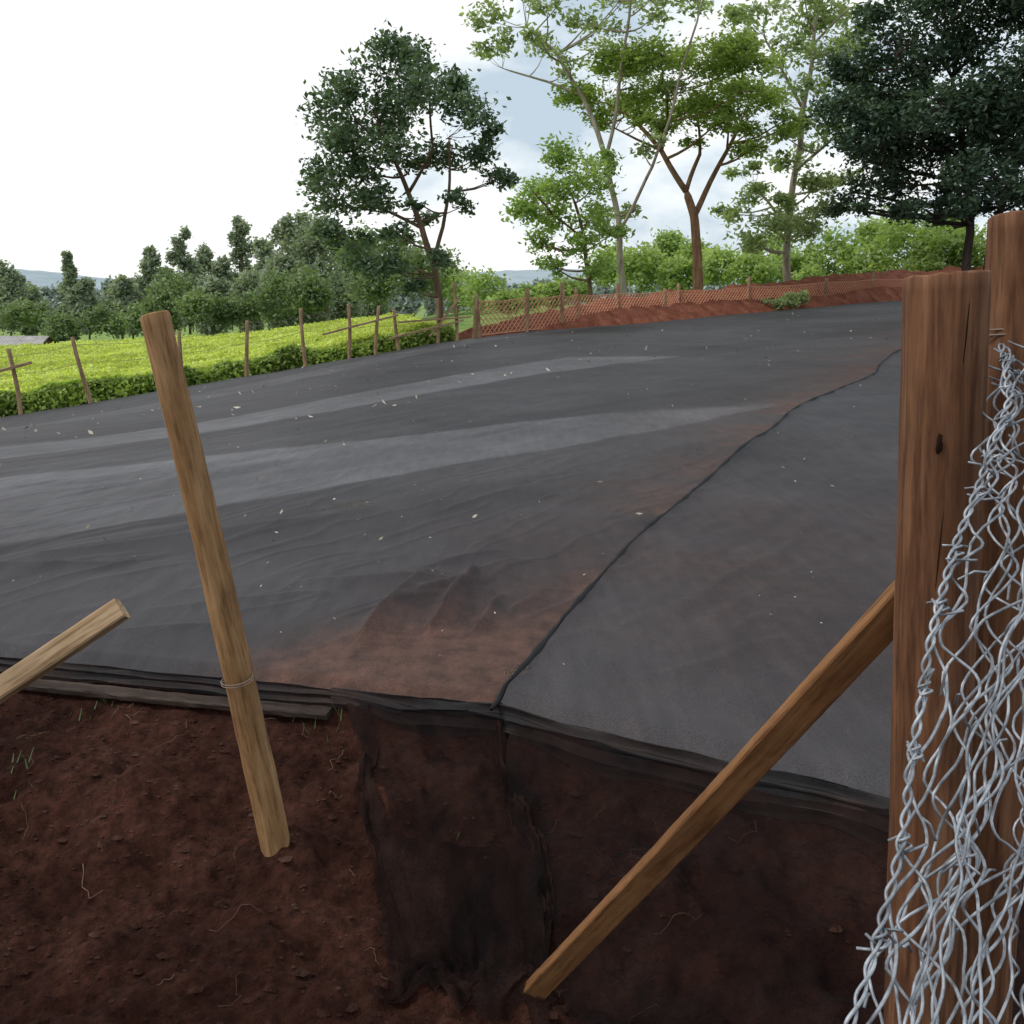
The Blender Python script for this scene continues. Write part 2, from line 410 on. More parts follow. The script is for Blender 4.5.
# ------------------------------------------------------------------ foreground timber
cp=pole('corner_fence_post',(.760,1.47,-.3),(.622,1.47,1.755),.063,.059,wood_red,n=120,sides=36,bend=.004,rough=.05,seed=2,tilt=.06)
pole('fence_post',(.91,1.60,-.3),(.782,1.60,1.845),.058,.054,wood_red,n=120,sides=32,bend=.006,rough=.06,seed=5,tilt=.1)
kV=[];kF=[]
def lens(c,rx,rz,dirv):
    dirv=Vector(dirv).normalized();u=Vector((0,0,1)).cross(dirv).normalized()
    b0=len(kV);kV.append(Vector(c)+dirv*.0025)
    for i in range(14):
        a=i/14*2*math.pi;j=random.uniform(.8,1.2)
        kV.append(Vector(c)+u*rx*math.cos(a)*j+Vector((0,0,1))*rz*math.sin(a)*j-dirv*.003)
    for i in range(14): kF.append((b0,b0+1+i,b0+1+(i+1)%14))
lens((.640-.029,1.47-.0545,1.52),.0045,.015,(-.45,-.9,0))
lens((.640-.015,1.47-.0595,1.36),.0012,.06,(-.25,-.97,0))
lens((.640-.008,1.47-.0605,1.68),.0010,.045,(-.15,-.98,0))
ko=py_mesh('knot',kV,kF,m_knot,True,cp);ko.matrix_parent_inverse=cp.matrix_world.inverted()
pole('leaning_stake',(-.663,2.80,-.40),(-.910,2.60,1.66),.047,.038,wood_tan,n=110,sides=28,bend=.020,rough=.10,seed=9,tilt=.3)
beam('brace_plank',(-.005,2.24,-.12),(.640,1.50,1.285),.056,.030,wood_plank,roll=math.radians(14),n=80,jit=.0005,bevel=.003,face=(-.1,-1,.35))
e_=empty('braced_timber')
beam('brace',(-2.45,1.66,.02),(-.90,2.20,1.01),.050,.036,wood_pale,roll=math.radians(20),n=60,parent=e_,jit=.0006,face=(0,-.6,.8))
pole('fence_post',(-1.62,2.02,-.3),(-1.62,2.03,1.6),.05,.045,wood_tan,seed=15)
ties=Acc()
def ring(c,r,ax,turns=2,w=.0016,pitch=.008):
    ax=Vector(ax).normalized();u=ax.orthogonal().normalized();v=ax.cross(u)
    pts=[]
    for i in range(int(28*turns)+1):
        a=i/28*2*math.pi
        pts.append(Vector(c)+(u*math.cos(a)+v*math.sin(a))*r*(1+.04*math.sin(3*a))+ax*(pitch*a/6.28))
    ties.tube(pts,w,5)
_t=(.62+.40)/2.06
ring((-.663-.247*_t-.004,2.80-.20*_t,.62),.0455,(-.12,-.1,1.0),2)
ring((.793,1.60,1.66),.060,(0,.1,1),2)
ring((.808,1.60,1.42),.061,(0,-.1,1),1)
ties.tube([(.793+.05,1.55,1.66),(.95,1.50,1.655),(1.3,1.42,1.64)],.0018,5)
ties.make('tie_wire',m_rust)

# ------------------------------------------------------------------ bundled chain-link mesh
wires=Acc()
EP=np.array([(.70,1.44,1.66),(.655,1.32,1.60),(.575,1.20,1.526),(.510,1.10,1.455),(.452,1.0,1.38),(.392,.90,1.27),(.350,.82,1.212),(.285,.72,1.142),(.225,.62,1.07),(.155,.50,.98)])
cum=np.concatenate([[0],np.cumsum(np.linalg.norm(np.diff(EP,axis=0),axis=1))])
def E(s): return np.array([np.interp(s,cum,EP[:,i]) for i in range(3)])
LT=cum[-1]
Tdir=np.array([.74,.62,-.20]);Tdir/=np.linalg.norm(Tdir);Ndir=np.cross(Tdir,np.array([.4,.7,.5]));Ndir/=np.linalg.norm(Ndir)
def f1(a,b,s,o=2): return float(fbm(np.array([a]),np.array([b]),o,s)[0])
sp=.024;per=.13
jj=0.0
for j in range(18):
    pts=[];s=0
    pj=random.uniform(-.16,.16);aj=random.uniform(.35,.75);jj+=random.uniform(.45,1.45)
    while s<=LT:
        ss=s+.045*f1(s*5,j*1.3,431)
        ph=ss/per+j*.5+pj
        tri=abs((ph%1)-.5)*4-1
        tri=math.copysign(abs(tri)**.65,tri)
        fan=.35+.65*min(1,s/.35)
        tt=(jj*sp+sp*aj*tri*(1+.8*f1(s*4,j,441)))*fan
        n1=f1(s*7+j*.8,j*.5,401);n2=f1(s*6,j*.6+4,411);n3=f1(s*3,j*.35+9,421);n4=f1(s*18,j*3.1,425)
        P=E(s)+Tdir*(tt+.014*n4)+Ndir*(.010*math.sin(ph*math.pi*2)+.080*n2*min(1,j/3))+np.array([.046*n1+.04*n3,.03*n3,.04*n3-.05*math.sin(min(1,j/6)*3.14)])*min(1,.2+j/2)
        pts.append(P);s+=.0085
    wires.tube(pts,.00175,6)
for q in (0,1):
    pts=[];s=0
    while s<=LT:
        a=s/.05*2*math.pi+q*math.pi
        n=.010*math.sin(s*9)+.008*f1(s*9,1.,471)
        pts.append(E(s)+Tdir*(.0036*math.cos(a)-.006+n)+Ndir*.0036*math.sin(a));s+=.004
    wires.tube(pts,.0018,6)
s=.03
while s<LT:
    c=E(s)+Tdir*(-.006+.010*math.sin(s*9)+.008*f1(s*9,1.,471))
    for k in range(2):
        pts=[]
        for i in range(22):
            a=i/22*4*math.pi
            pts.append(c+Tdir*.006*math.cos(a)+Ndir*.006*math.sin(a)+np.array([0,-.0006*i,-.0006*i]))
        dirn=np.array([random.uniform(-1,1),random.uniform(-.6,.4),random.uniform(-1,1)]);dirn/=np.linalg.norm(dirn)
        pts=[pts[0]-dirn*.018]+pts+[pts[-1]+dirn*.022]
        wires.tube(pts,.0015,5)
    s+=random.uniform(.07,.11)
for q in range(5):
    pts=[];s=.05*q;o=.05+.035*q
    while s<=LT:
        pts.append(E(s)+Tdir*(o+.035*f1(s*5,q*3.,451)+.010*math.sin(s*60+q))+Ndir*(.03+.04*f1(s*4,q*2.,461)));s+=.009
    wires.tube(pts,.0016,6)
for q in (0,1,2):
    pts=[];s=0
    while s<=1.15:
        a=s/.06*2*math.pi+q*2.1
        base=np.array([.735+.02*math.sin(s*6+q),1.39-.16*s,1.64-s*.95])
        pts.append(base+np.array([.006*math.cos(a)+.012*q,.006*math.sin(a),0]));s+=.006
    wires.tube(pts,.0017,6)
for i in range(34):
    s=random.uniform(.05,LT);c=E(s)+Tdir*random.uniform(0,.25)
    d=np.array([random.uniform(-.7,.7),random.uniform(-.6,.3),random.uniform(-.6,1)]);d/=np.linalg.norm(d)
    L=random.uniform(.015,.04)
    wires.tube([c,c+d*L*.5+np.array([0,0,.006]),c+d*L],.0015,5)
wires.make('chain_link_mesh_bundle',m_wire)

# ------------------------------------------------------------------ foliage engine
def leaves(centers,size,tone,flat=.5,asp=.5):
    n=len(centers)
    nrm=rng.normal(size=(n,3));nrm[:,2]=np.abs(nrm[:,2])+flat;nrm/=np.linalg.norm(nrm,axis=1)[:,None]
    a=rng.normal(size=(n,3));u=np.cross(nrm,a);u/=np.linalg.norm(u,axis=1)[:,None];v=np.cross(nrm,u)
    s=size*rng.uniform(.6,1.35,n)[:,None]
    V=np.stack([centers-u*s*.5,centers+v*s*asp*.5-nrm*s*.06,centers+u*s*.5,centers-v*s*asp*.5-nrm*s*.06],1).reshape(-1,3)
    F=np.arange(4*n).reshape(-1,4)
    return V,F,np.repeat(tone,4)
def ell(n,c,r):
    d=rng.normal(size=(n,3));d/=np.linalg.norm(d,axis=1)[:,None]
    rad=rng.uniform(.25,1,n)**.5
    return np.array(c)+d*rad[:,None]*np.array(r)
def tree(name,x0,y0,z0,u0,v0,unit,limbs,clumps,lm,bm,leaf=.17,per=26,flatc=.75,dens=1.0,sub=.26,flat=.5,depth=.75,asp=.5):
    root=empty(name)
    us=[c[0] for c in clumps];uc=(min(us)+max(us))/2;hw=(max(us)-min(us))/2+20
    rr=random.Random(len(clumps)*7+int(u0))
    acc=Acc();skel=[]
    def W(u,v,dy): return Vector((x0+(u-u0)*unit,y0+dy,z0+(v0-v)*unit))
    for li,l in enumerate(limbs):
        pts=[];rad=[]
        dyend=0 if li==0 else rr.uniform(-1,1)*hw*unit*.6
        st=None
        P0=W(l[0][0],l[0][1],0)
        if skel and li>0:
            st=min(skel,key=lambda q:((q[0]-P0).x)**2+((q[0]-P0).z)**2)
        dy0=(st[0].y-y0) if st and (abs(st[0].x-P0.x)+abs(st[0].z-P0.z))<.8 else 0
        m=len(l)
        ctrl=[(W(a[0],a[1],dy0+(dyend-dy0)*(i/(m-1))),a[2]*unit*.9) for i,a in enumerate(l)]
        if li==0 or l[0][1]>=v0-8: ctrl=[(ctrl[0][0]-Vector((0,0,2.0)),ctrl[0][1]*1.3)]+ctrl
        for i in range(len(ctrl)-1):
            for k in range(5):
                t=k/5;p=ctrl[i][0].lerp(ctrl[i+1][0],t);p=p+Vector((math.sin(p.z*1.7)*.05,math.cos(p.z*1.3)*.05,0))
                pts.append(p);rad.append(ctrl[i][1]*(1-t)+ctrl[i+1][1]*t)
        pts.append(ctrl[-1][0]);rad.append(ctrl[-1][1]*.6)
        acc.tube(pts,rad,8)
        for p,r in zip(pts,rad): skel.append((p,r))
    cen=[];ton=[]
    for (u,v,r) in clumps:
        k=max(0,1-((u-uc)/hw)**2)**.5
        for rep in range(2):
            dy=rr.uniform(-1,1)*hw*unit*depth*k
            if rep==1: 
                u2=u+rr.uniform(-.5,.5)*r;v2=v+rr.uniform(-.5,.5)*r;r2=r*.75
            else:u2,v2,r2=u,v,r
            C=W(u2,v2,dy);R=r2*unit
            cand=[q for q in skel if q[0].z<C.z+.2*R] or skel
            q=min(cand,key=lambda q:(q[0]-C).length+ .4*max(0,q[0].z-C.z+R))
            mid=q[0].lerp(C,.5)+Vector((rr.uniform(-.1,.1),rr.uniform(-.1,.1),-.12*(C-q[0]).length*.5))
            br=min(q[1]*.7,.02+.018*(C-q[0]).length)
            acc.tube([q[0],q[0].lerp(mid,.5)-Vector((0,0,.03)),mid,mid.lerp(C,.6),C],[br,br*.85,br*.7,br*.5,br*.3],5,False)
            ns=max(4,int(dens*9*(r2/25)**2*1.0)+3)
            subs=ell(ns,C,(R,R*.9,R*flatc))
            for sc in subs:
                acc.tube([C,Vector(sc)*.5+C*.5+Vector((0,0,-.05*R)),Vector(sc)],[br*.3,br*.22,br*.1],4,False)
                m=int(per*.66*rr.uniform(.5,1.5))
                sg=R*sub*rr.uniform(.7,1.3)+.05
                pp=rng.normal(size=(m,3))*np.array([sg,sg,sg*.6])+sc
                cen.append(pp)
                tb=rr.gauss(.5,.26);ton.append(np.clip(tb+rng.normal(size=m)*.15,0,1))
    cen=np.concatenate(cen);ton=np.concatenate(ton)
    V,F,t=leaves(cen,leaf*1.12,ton,flat,asp)
    np_mesh('foliage',V,F,lm,False,{'tone':t},root)
    acc.make('trunk_and_limbs',bm,True,root)
    return root
def mass(name,blobs,lm,leaf,n_per,sub=.22,flat=.4,trunks=None,bm=None,asp=.6,ns=14):
    cen=[];ton=[]
    for (x,y,z,rx,rz) in blobs:
        S=ell(ns,(x,y,z),(rx,rx*.9,rz))
        tb0=random.gauss(.5,.14)
        for sc in S:
            m=max(1,n_per//ns)
            cen.append(rng.normal(size=(m,3))*np.array([rx*sub,rx*sub,rz*sub])+sc)
            ton.append(np.clip(random.gauss(tb0,.2)+rng.normal(size=m)*.15,0,1))
    V,F,t=leaves(np.concatenate(cen),leaf,np.concatenate(ton),flat,asp)
    if trunks:
        root=empty(name);np_mesh('foliage',V,F,lm,False,{'tone':t},root)
        a=Acc()
        for (p,q,r) in trunks: a.tube([p,(Vector(p)+Vector(q))*.5+Vector((.2,0,0)),q],[r,r*.75,r*.4],6)
        a.make('trunks',bm,True,root);return root
    return np_mesh(name,V,F,lm,False,{'tone':t})

g_dark=leaf_mat('dark_foliage',(.048,.090,.052),(.165,.235,.140),.34)
g_vdark=leaf_mat('deep_foliage',(.032,.064,.042),(.110,.165,.105),.26)
g_mid=leaf_mat('mid_foliage',(.11,.165,.075),(.28,.36,.18),.4)
g_acacia=leaf_mat('acacia_foliage',(.20,.285,.075),(.41,.51,.18),.5)
g_pale=leaf_mat('pale_foliage',(.215,.28,.14),(.46,.53,.32),.5)
g_young=leaf_mat('young_foliage',(.19,.29,.085),(.41,.53,.21),.5)
g_tea=leaf_mat('tea_foliage',(.38,.45,.070),(.72,.79,.22),.4)
g_teas=leaf_mat('tea_hedge_side',(.15,.22,.05),(.42,.54,.13),.4)  # darker green paints in the shade of the upright hedge face
g_far=leaf_mat('haze_tinted_foliage',(.20,.245,.185),(.39,.44,.335),.4)  # distance haze is mixed into this pale leaf colour
g_bush=leaf_mat('bush_foliage',(.210,.305,.095),(.480,.58,.25),.5)
b_brown=bark_mat('brown_bark',(.09,.06,.04),(.20,.14,.09))
b_red=bark_mat('reddish_bark',(.16,.085,.045),(.32,.20,.12))
b_pale=bark_mat('pale_bark',(.24,.20,.15),(.46,.42,.34))
b_dark=bark_mat('dark_bark',(.03,.024,.02),(.08,.06,.05))

tree('broadleaf_tree',-2.24,31.5,.10,440,335,.0290,
 [[(440,340,4.6),(438,295,4.2),(436,262,4),(424,225,3.4),(408,190,2.8),(392,150,2.1),(378,105,1.4)],
  [(436,262,2.6),(447,225,2.2),(452,190,1.7),(455,140,1.1)],[(424,225,2.2),(388,208,1.7),(350,195,1.1)],
  [(408,190,2.1),(438,150,1.5),(440,100,1)],[(436,275,2),(415,266,1.6),(385,264,1.1)],[(392,150,1.7),(360,120,1.2),(345,90,.9)]],
 [(352,88,26),(388,66,28),(420,60,22),(338,125,26),(378,112,30),(430,98,28),(472,116,22),(456,86,17),(326,165,22),(358,158,28),(400,148,26),(443,148,20),(482,150,17),(503,176,14),(335,202,24),(372,198,25),(343,234,18),(402,232,14),(424,208,12),(462,200,12),(388,262,19),(440,258,10),(416,285,10),(370,258,18),(404,95,25),(493,135,13),(350,140,22),(330,225,12)],
 g_dark,b_brown,leaf=.175,per=44,dens=1.5,sub=.27)
tree('tall_pale_tree',4.94,46,1.3,622,290,.0432,
 [[(622,290,4),(618,230,3.4),(603,160,3),(578,100,2.4),(552,62,2),(522,38,1.2)],[(603,160,2.2),(612,100,1.8),(616,40,1.4),(620,-20,1)],
  [(578,100,1.7),(545,86,1.3),(498,72,.8)],[(618,230,2),(648,170,1.7),(664,110,1.4),(682,30,1)]],
 [(488,22,20),(530,5,26),(575,8,26),(622,0,28),(665,5,24),(503,48,16),(545,38,18),(600,42,18),(690,15,20),(560,72,13),(642,150,12),(632,212,12),(530,62,12),(515,-15,28),(600,-28,34),(660,-25,28),(479,58,10),(655,55,16),(668,90,12),(575,40,18),(635,30,20)],
 g_pale,b_pale,leaf=.25,per=30,dens=1.1,sub=.27,flatc=.5)
tree('acacia_tree',8.58,48,1.35,695,288,.0445,
 [[(697,292,6.5),(697,255,5.6),(690,215,5),(682,190,4.3)],[(682,190,3.6),(655,150,2.8),(625,118,1.9),(598,102,1.1)],[(690,215,3.6),(715,170,2.8),(735,132,2),(750,106,1.1)],
  [(655,150,2.1),(660,115,1.5),(662,85,1)],[(682,190,2.8),(700,150,2.1),(702,100,1.2)],[(655,150,1.7),(628,140,1.3),(600,128,.8)]],
 [(578,90,22),(606,78,26),(645,70,28),(690,76,30),(727,86,28),(760,100,22),(594,110,18),(640,98,26),(680,106,26),(720,115,24),(772,125,15),(562,98,13),(744,150,14),(700,132,16),(660,126,15),(622,130,12),(628,66,20),(712,70,20),(668,60,20),(748,126,16),(620,104,22),(700,98,24),(740,76,18),(595,66,14)],
 g_acacia,b_red,leaf=.21,per=62,dens=1.75,sub=.28,flatc=.42,flat=1.0)
tree('tall_shade_tree',14.3,53,1.75,795,280,.0490,
 [[(793,285,5),(790,230,4.2),(795,170,3.6),(800,110,3),(805,50,2.2),(810,-10,1.4)],[(790,230,2),(770,200,1.5),(755,185,1)],[(795,170,2),(820,145,1.5),(838,120,1)],[(800,110,2),(775,75,1.5),(755,40,1)],[(805,50,1.6),(835,20,1.1)]],
 [(748,35,22),(785,15,26),(825,20,24),(768,62,20),(812,62,22),(842,90,14),(790,100,20),(760,146,15),(820,138,18),(782,165,16),(805,188,18),(760,188,16),(842,180,12),(770,228,20),(800,222,18),(740,212,15),(790,-22,28),(845,45,18),(832,-18,26),(725,60,14),(745,165,12),(730,20,16),(790,130,16),(785,205,16),(745,240,14),(820,210,14)],
 g_pale,b_pale,leaf=.27,per=44,dens=1.4,sub=.28,flatc=.6)
tree('dense_dark_tree',18.6,42,2.1,985,268,.0390,
 [[(983,280,5.5),(984,230,5),(976,180,4.6),(964,130,4),(950,80,3)],[(1004,280,4.5),(1003,220,4.3),(1012,160,3.6),(1030,100,2.8)],[(976,180,2.6),(930,165,2),(890,150,1.2)],[(964,130,2.4),(910,90,1.6),(870,70,1.1)],[(1012,160,2.4),(1060,130,1.6)]],
 [(848,70,24),(885,45,32),(930,20,36),(980,15,38),(1030,20,40),(838,108,22),(878,98,34),(930,90,38),(980,90,40),(1030,90,40),(846,148,20),(888,146,30),(935,148,34),(980,148,34),(1030,150,36),(878,184,21),(920,186,26),(965,184,24),(1012,188,24),(1045,190,26),(900,-20,34),(960,-30,38),(1020,-30,38),(1080,50,40),(1080,120,40),(1075,180,26),(862,198,13),(905,208,14),(940,205,15),(855,30,16),(905,120,30),(955,120,32),(905,70,30),(955,55,32),(1000,120,30),(860,125,22),(985,205,14)],
 g_vdark,b_dark,leaf=.225,per=58,dens=1.6,sub=.30)
tree('young_tree',3.2,44,1.3,587,290,.0420,
 [[(590,290,2.6),(585,240,2.1),(570,195,1.4)],[(585,240,1.4),(550,215,1.1),(530,195,.8)]],
 [(560,162,22),(535,190,20),(582,180,23),(522,215,16),(555,215,21),(590,215,21),(575,245,17),(610,235,14),(540,242,14),(602,168,13),(595,265,14),(550,265,13),(560,190,20)],
 g_young,b_brown,leaf=.22,per=46,dens=1.5,sub=.28)

def brg(b,e,d): return (b*d/1000,d,1.75+e*d/1000)
def blobs(lst):
    o=[]
    for (b,e,d,r,k) in lst:
        x,y,z=brg(b,e,d);o.append((x,y,z,r*d/1000,r*k*d/1000))
    return o
mass('bushes',blobs([(130,10,62,24,.8),(165,4,60,20,.8),(200,12,64,22,.7),(235,8,62,24,.7),(270,10,64,22,.8),(310,22,62,26,.9),(345,12,60,22,.8),(380,38,60,30,.9),(415,28,58,26,.9),(450,22,58,28,1),(490,26,58,30,1),(530,28,58,34,1),(290,-2,58,18,.7),(400,6,58,26,.7),(100,16,66,22,.8),(180,22,70,18,.8),(425,48,62,20,.8),(355,40,66,20,.7),(150,28,72,20,.8),(250,26,72,22,.8)]),g_bush,.30,2000,ns=30,sub=.24)
mass('bushes',blobs([(-5,-20,46,14,.7),(18,-16,48,15,.7),(40,-14,50,15,.7),(60,-8,52,18,.7),(-28,-12,55,20,.9),(-50,-8,58,20,.9)]),g_bush,.22,1400,ns=26,sub=.24)
mass('bushes',blobs([(-120,22,60,26,1.0),(-95,8,58,24,.9),(-140,-5,60,22,.7),(-70,5,62,22,.9),(-150,30,66,22,1),(-195,-18,66,16,.6)]),g_mid,.26,1900,ns=30,sub=.24)
bl=[];tr=[]
def dtree(b,top,d,w,base_e=-60,kind=0,n=13):
    x,y,z=brg(b,top,d);zb=1.75+base_e*d/1000;h=z-zb;R=w*d/1000
    tr.append(((x,y,zb-1),(x,y,z-.25*h),.010*h+.05))
    for i in range(n):
        t=(i+random.random())/n;hh=zb+h*(.20+.74*t)
        prof=math.sin(math.pi*(.18+.68*t))**.7 if kind==0 else (1.02-t*.82)
        r=R*(.44*prof*random.uniform(.7,1.2)+.10)
        off=max(0,R*prof-r*.7)
        bl.append((x+random.uniform(-1,1)*off,y+random.uniform(-1,1)*off,hh,r,r*1.05))
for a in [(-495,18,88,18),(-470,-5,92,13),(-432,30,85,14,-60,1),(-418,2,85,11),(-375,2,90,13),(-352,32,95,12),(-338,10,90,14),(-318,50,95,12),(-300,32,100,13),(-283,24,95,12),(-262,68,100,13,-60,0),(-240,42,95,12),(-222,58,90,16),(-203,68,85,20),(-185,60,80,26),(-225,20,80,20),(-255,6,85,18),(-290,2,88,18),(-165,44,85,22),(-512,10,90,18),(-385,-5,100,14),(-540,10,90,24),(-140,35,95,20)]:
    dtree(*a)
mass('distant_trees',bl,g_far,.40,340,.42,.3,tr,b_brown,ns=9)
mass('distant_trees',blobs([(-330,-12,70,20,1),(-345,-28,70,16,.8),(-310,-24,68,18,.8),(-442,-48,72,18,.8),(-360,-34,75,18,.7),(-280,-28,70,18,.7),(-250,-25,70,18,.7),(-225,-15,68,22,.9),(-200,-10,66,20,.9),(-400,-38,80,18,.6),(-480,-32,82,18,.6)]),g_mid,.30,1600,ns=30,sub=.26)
bl=[];tr=[]
for i in range(150):
    b=-570+i*8.2+random.uniform(-5,5);dtree(b,random.uniform(-8,3),random.uniform(190,260),random.uniform(9,14),-45,0,6)
mass('distant_treeline',bl,leaf_mat('hazy_foliage',(.24,.29,.27),(.36,.41,.37),.1),1.3,70,.4,.3,tr,b_brown,ns=6)  # pale bluish leaf colour carries the air haze, no volume

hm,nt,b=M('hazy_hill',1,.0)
nt.links.new(ramp(nt,noise(nt,.02,5,.7),[(.35,(.28,.35,.39)),(.6,(.36,.42,.45)),(.75,(.42,.46,.47))]),b.inputs['Base Color'])  # blue-grey base colour stands in for haze over the hills
xs_=np.linspace(-1800,1800,300);t_=np.linspace(0,1,24)
Xh,Th=np.meshgrid(xs_,t_,indexing='ij')
Yh=800+500*Th
Zh=-30+(40+14*fbm(Xh*.003,Th*0,4,501)+5*fbm(Xh*.03,Th*2,3,502))*np.sin(Th*math.pi*.5)**.8
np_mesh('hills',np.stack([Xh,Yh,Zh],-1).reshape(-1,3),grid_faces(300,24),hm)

# ------------------------------------------------------------------ tea field
FB=np.array([(-46,-2),(-28.6,11),(-11.9,22.9),(-1.8,30.6)],float)
na,nb=330,110
a=np.linspace(0,1,na);fx=np.interp(a,[0,.2,.6,1],FB[:,0]);fy=np.interp(a,[0,.2,.6,1],FB[:,1])
bx=np.interp(a,[0,.2,.6,1],[-75,-48,-26,-5.5]);by=np.interp(a,[0,.2,.6,1],[25,38,50,48])
t=np.linspace(0,1,nb)**1.4
X=fx[:,None]+(bx-fx)[:,None]*t;Y=fy[:,None]+(by-fy)[:,None]*t
def tea_h(X,Y,t): return bed(X,Y)+(.46*sst(-.002,.024,t))+fbm(X*1.4,Y*1.4,3,601)*.12+fbm(X*.3,Y*.3,2,605)*.12-.10+.012*np.clip(Y-26,0,30)
Z=tea_h(X,Y,t[None,:]+0*X)
tm,nt,b=M('tea_canopy',.8,.2)
nt.links.new(ramp(nt,noise(nt,6,5,.75),[(.3,(.16,.23,.03)),(.5,(.36,.44,.06)),(.7,(.52,.60,.11))]),b.inputs['Base Color']);bump(nt,b,noise(nt,9,5,.8),1,.15)
tea=empty('tea_field')
np_mesh('canopy',np.stack([X,Y,Z],-1).reshape(-1,3),grid_faces(na,nb),tm,True,None,tea)
n=80000
ai=rng.uniform(.3,1,n);ti=rng.uniform(0,1,n)**1.5
def bil(ai,ti):
    fx_=np.interp(ai,a,fx);fy_=np.interp(ai,a,fy);bx_=np.interp(ai,a,bx);by_=np.interp(ai,a,by)
    return fx_+(bx_-fx_)*ti,fy_+(by_-fy_)*ti
x,y=bil(ai,ti);z=tea_h(x,y,ti+.02)+rng.uniform(-.03,.09,n)
tone=np.clip(.5+.8*fbm(x*.9,y*.9,3,611)+rng.normal(size=n)*.25,0,1)
V,F,tn=leaves(np.stack([x,y,z],1),.12,tone,.6,.6)
np_mesh('shoots',V,F,g_tea,False,{'tone':tn},tea)
n=24000
ai=rng.uniform(.25,1,n);x,y=bil(ai,np.zeros(n));hh=rng.uniform(0,1,n)
off=rng.normal(size=n)*.16*(1.2-hh)
x=x+off*.6;y=y-off*.8-.05
z=bed(x,y)-.05+hh*.48*(1+.45*fbm(x*1.5,y*1.5,2,620))
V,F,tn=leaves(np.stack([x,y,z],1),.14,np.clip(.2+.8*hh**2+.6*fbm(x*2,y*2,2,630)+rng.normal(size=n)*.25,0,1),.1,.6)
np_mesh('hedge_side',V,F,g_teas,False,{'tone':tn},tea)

# ------------------------------------------------------------------ left boundary fence
lf=empty('boundary_fence')
def onl(k): return (-11.3+10.35*k-.18, 22+8*k+.25)
pw=[]
for i,(k,h,lx,ly) in enumerate([(-.45,1.3,.05,0),(-.22,1.4,-.05,0),(.035,1.45,-.10,.05),(.155,1.5,-.30,.05),(.325,1.35,-.05,0),(.449,1.4,.10,0),(.577,1.5,-.06,0),(.677,1.45,.0,0),(.74,1.3,.14,0),(.80,1.1,-.1,0),(.90,1.25,.02,0),(.955,1.65,-.1,0),(1.0,1.3,.05,0)]):
    x,y=onl(k);z=float(bed(np.array([x]),np.array([y]))[0])
    pole('post_%d'%i,(x,y,z-.3),(x+lx,y+ly,z+h),.055,.045,wood_grey,n=16,sides=9,bend=.03,rough=.1,seed=i+20,parent=lf)
    pw.append((x,y,z,h,lx))
fw=Acc()
for i in range(len(pw)-1):
    p,q=pw[i],pw[i+1]
    for f in (.3,.6,.88):
        A_=Vector((p[0]+p[4]*f,p[1],p[2]+p[3]*f));B_=Vector((q[0]+q[4]*f,q[1],q[2]+q[3]*f))
        fw.tube([A_,A_.lerp(B_,.5)-Vector((0,0,.05)),B_],.006,4)
fw.make('wires',m_rust,True,lf)
def P_(k,h):
    x,y=onl(k);return (x,y-.1,float(bed(np.array([x]),np.array([y]))[0])+h)
beam('rail_1',P_(.62,.75),P_(.80,.95),.07,.05,wood_grey,n=8,parent=lf)
beam('rail_2',P_(.78,.35),P_(.97,.55),.08,.05,wood_grey,n=8,parent=lf)
beam('rail_3',P_(.80,.75),P_(.99,.62),.07,.05,wood_grey,n=8,parent=lf)
beam('rail_4',P_(-.03,.90),P_(.065,1.10),.09,.06,wood_grey,n=8,parent=lf)
beam('rail_5',P_(.88,.2),P_(.96,1.2),.06,.05,wood_grey,n=8,parent=lf)

# ------------------------------------------------------------------ soil berm + fence on it
cl=np.array([(-2.2,31.8),(-.6,32.2),(2.0,35.2),(6.5,41.5),(12,47),(18.7,52.5),(30,60),(46,70)],float)
hh_=np.array([0.05,.45,.80,1.10,1.3,1.6,1.8,1.8]);ww_=np.array([.6,1.0,1.5,2.0,2.3,2.5,2.8,2.8])
nu,nv=520,46
u=np.linspace(0,7,nu);cx=np.interp(u,range(8),cl[:,0]);cy=np.interp(u,range(8),cl[:,1]);ch=np.interp(u,range(8),hh_);cw=np.interp(u,range(8),ww_)
dx=np.gradient(cx);dy=np.gradient(cy);l=np.hypot(dx,dy);nx_=-dy/l;ny_=dx/l
k=np.ones(25)/25;pad=lambda v:np.convolve(np.pad(v,12,'edge'),k,'valid')
nx_=pad(nx_);ny_=pad(ny_)
t=np.linspace(-1.15,1.15,nv)
X=cx[:,None]+nx_[:,None]*t*cw[:,None];Y=cy[:,None]+ny_[:,None]*t*cw[:,None]
Z=bed(X,Y)-.12+ch[:,None]*np.clip(1-np.abs(t)**1.5,0,1)*(1+.22*fbm(X*.5,Y*.5,3,701))+fbm(X*1.6,Y*1.6,4,705,.6)*.22*np.clip(1.1-np.abs(t),0,1)
np_mesh('soil_berm',np.stack([X,Y,Z],-1).reshape(-1,3),grid_faces(nu,nv),berm_m)
bf=empty('orange_mesh_fence')
fl=np.array([(-1.0,30.6),(.45,32.2),(1.6,33.6),(2.2,34.4),(3.8,36.7),(5.8,39.2),(6.6,40.4),(10.0,43.4),(14.3,47.0),(17.5,49.7),(21,52.2),(26,55.5)],float)
pz=bed(fl[:,0],fl[:,1])
for i,(x,y) in enumerate(fl):
    h=1.15+.40*((i*37)%5)/5
    pole('post_%d'%i,(x,y-.1,pz[i]-.3),(x+.06*((i%3)-1),y-.1,pz[i]+h),.085,.07,wood_grey,n=12,sides=8,bend=.02,rough=.1,seed=i+50,parent=bf)
cm=Acc();H=1.0;cell=.20
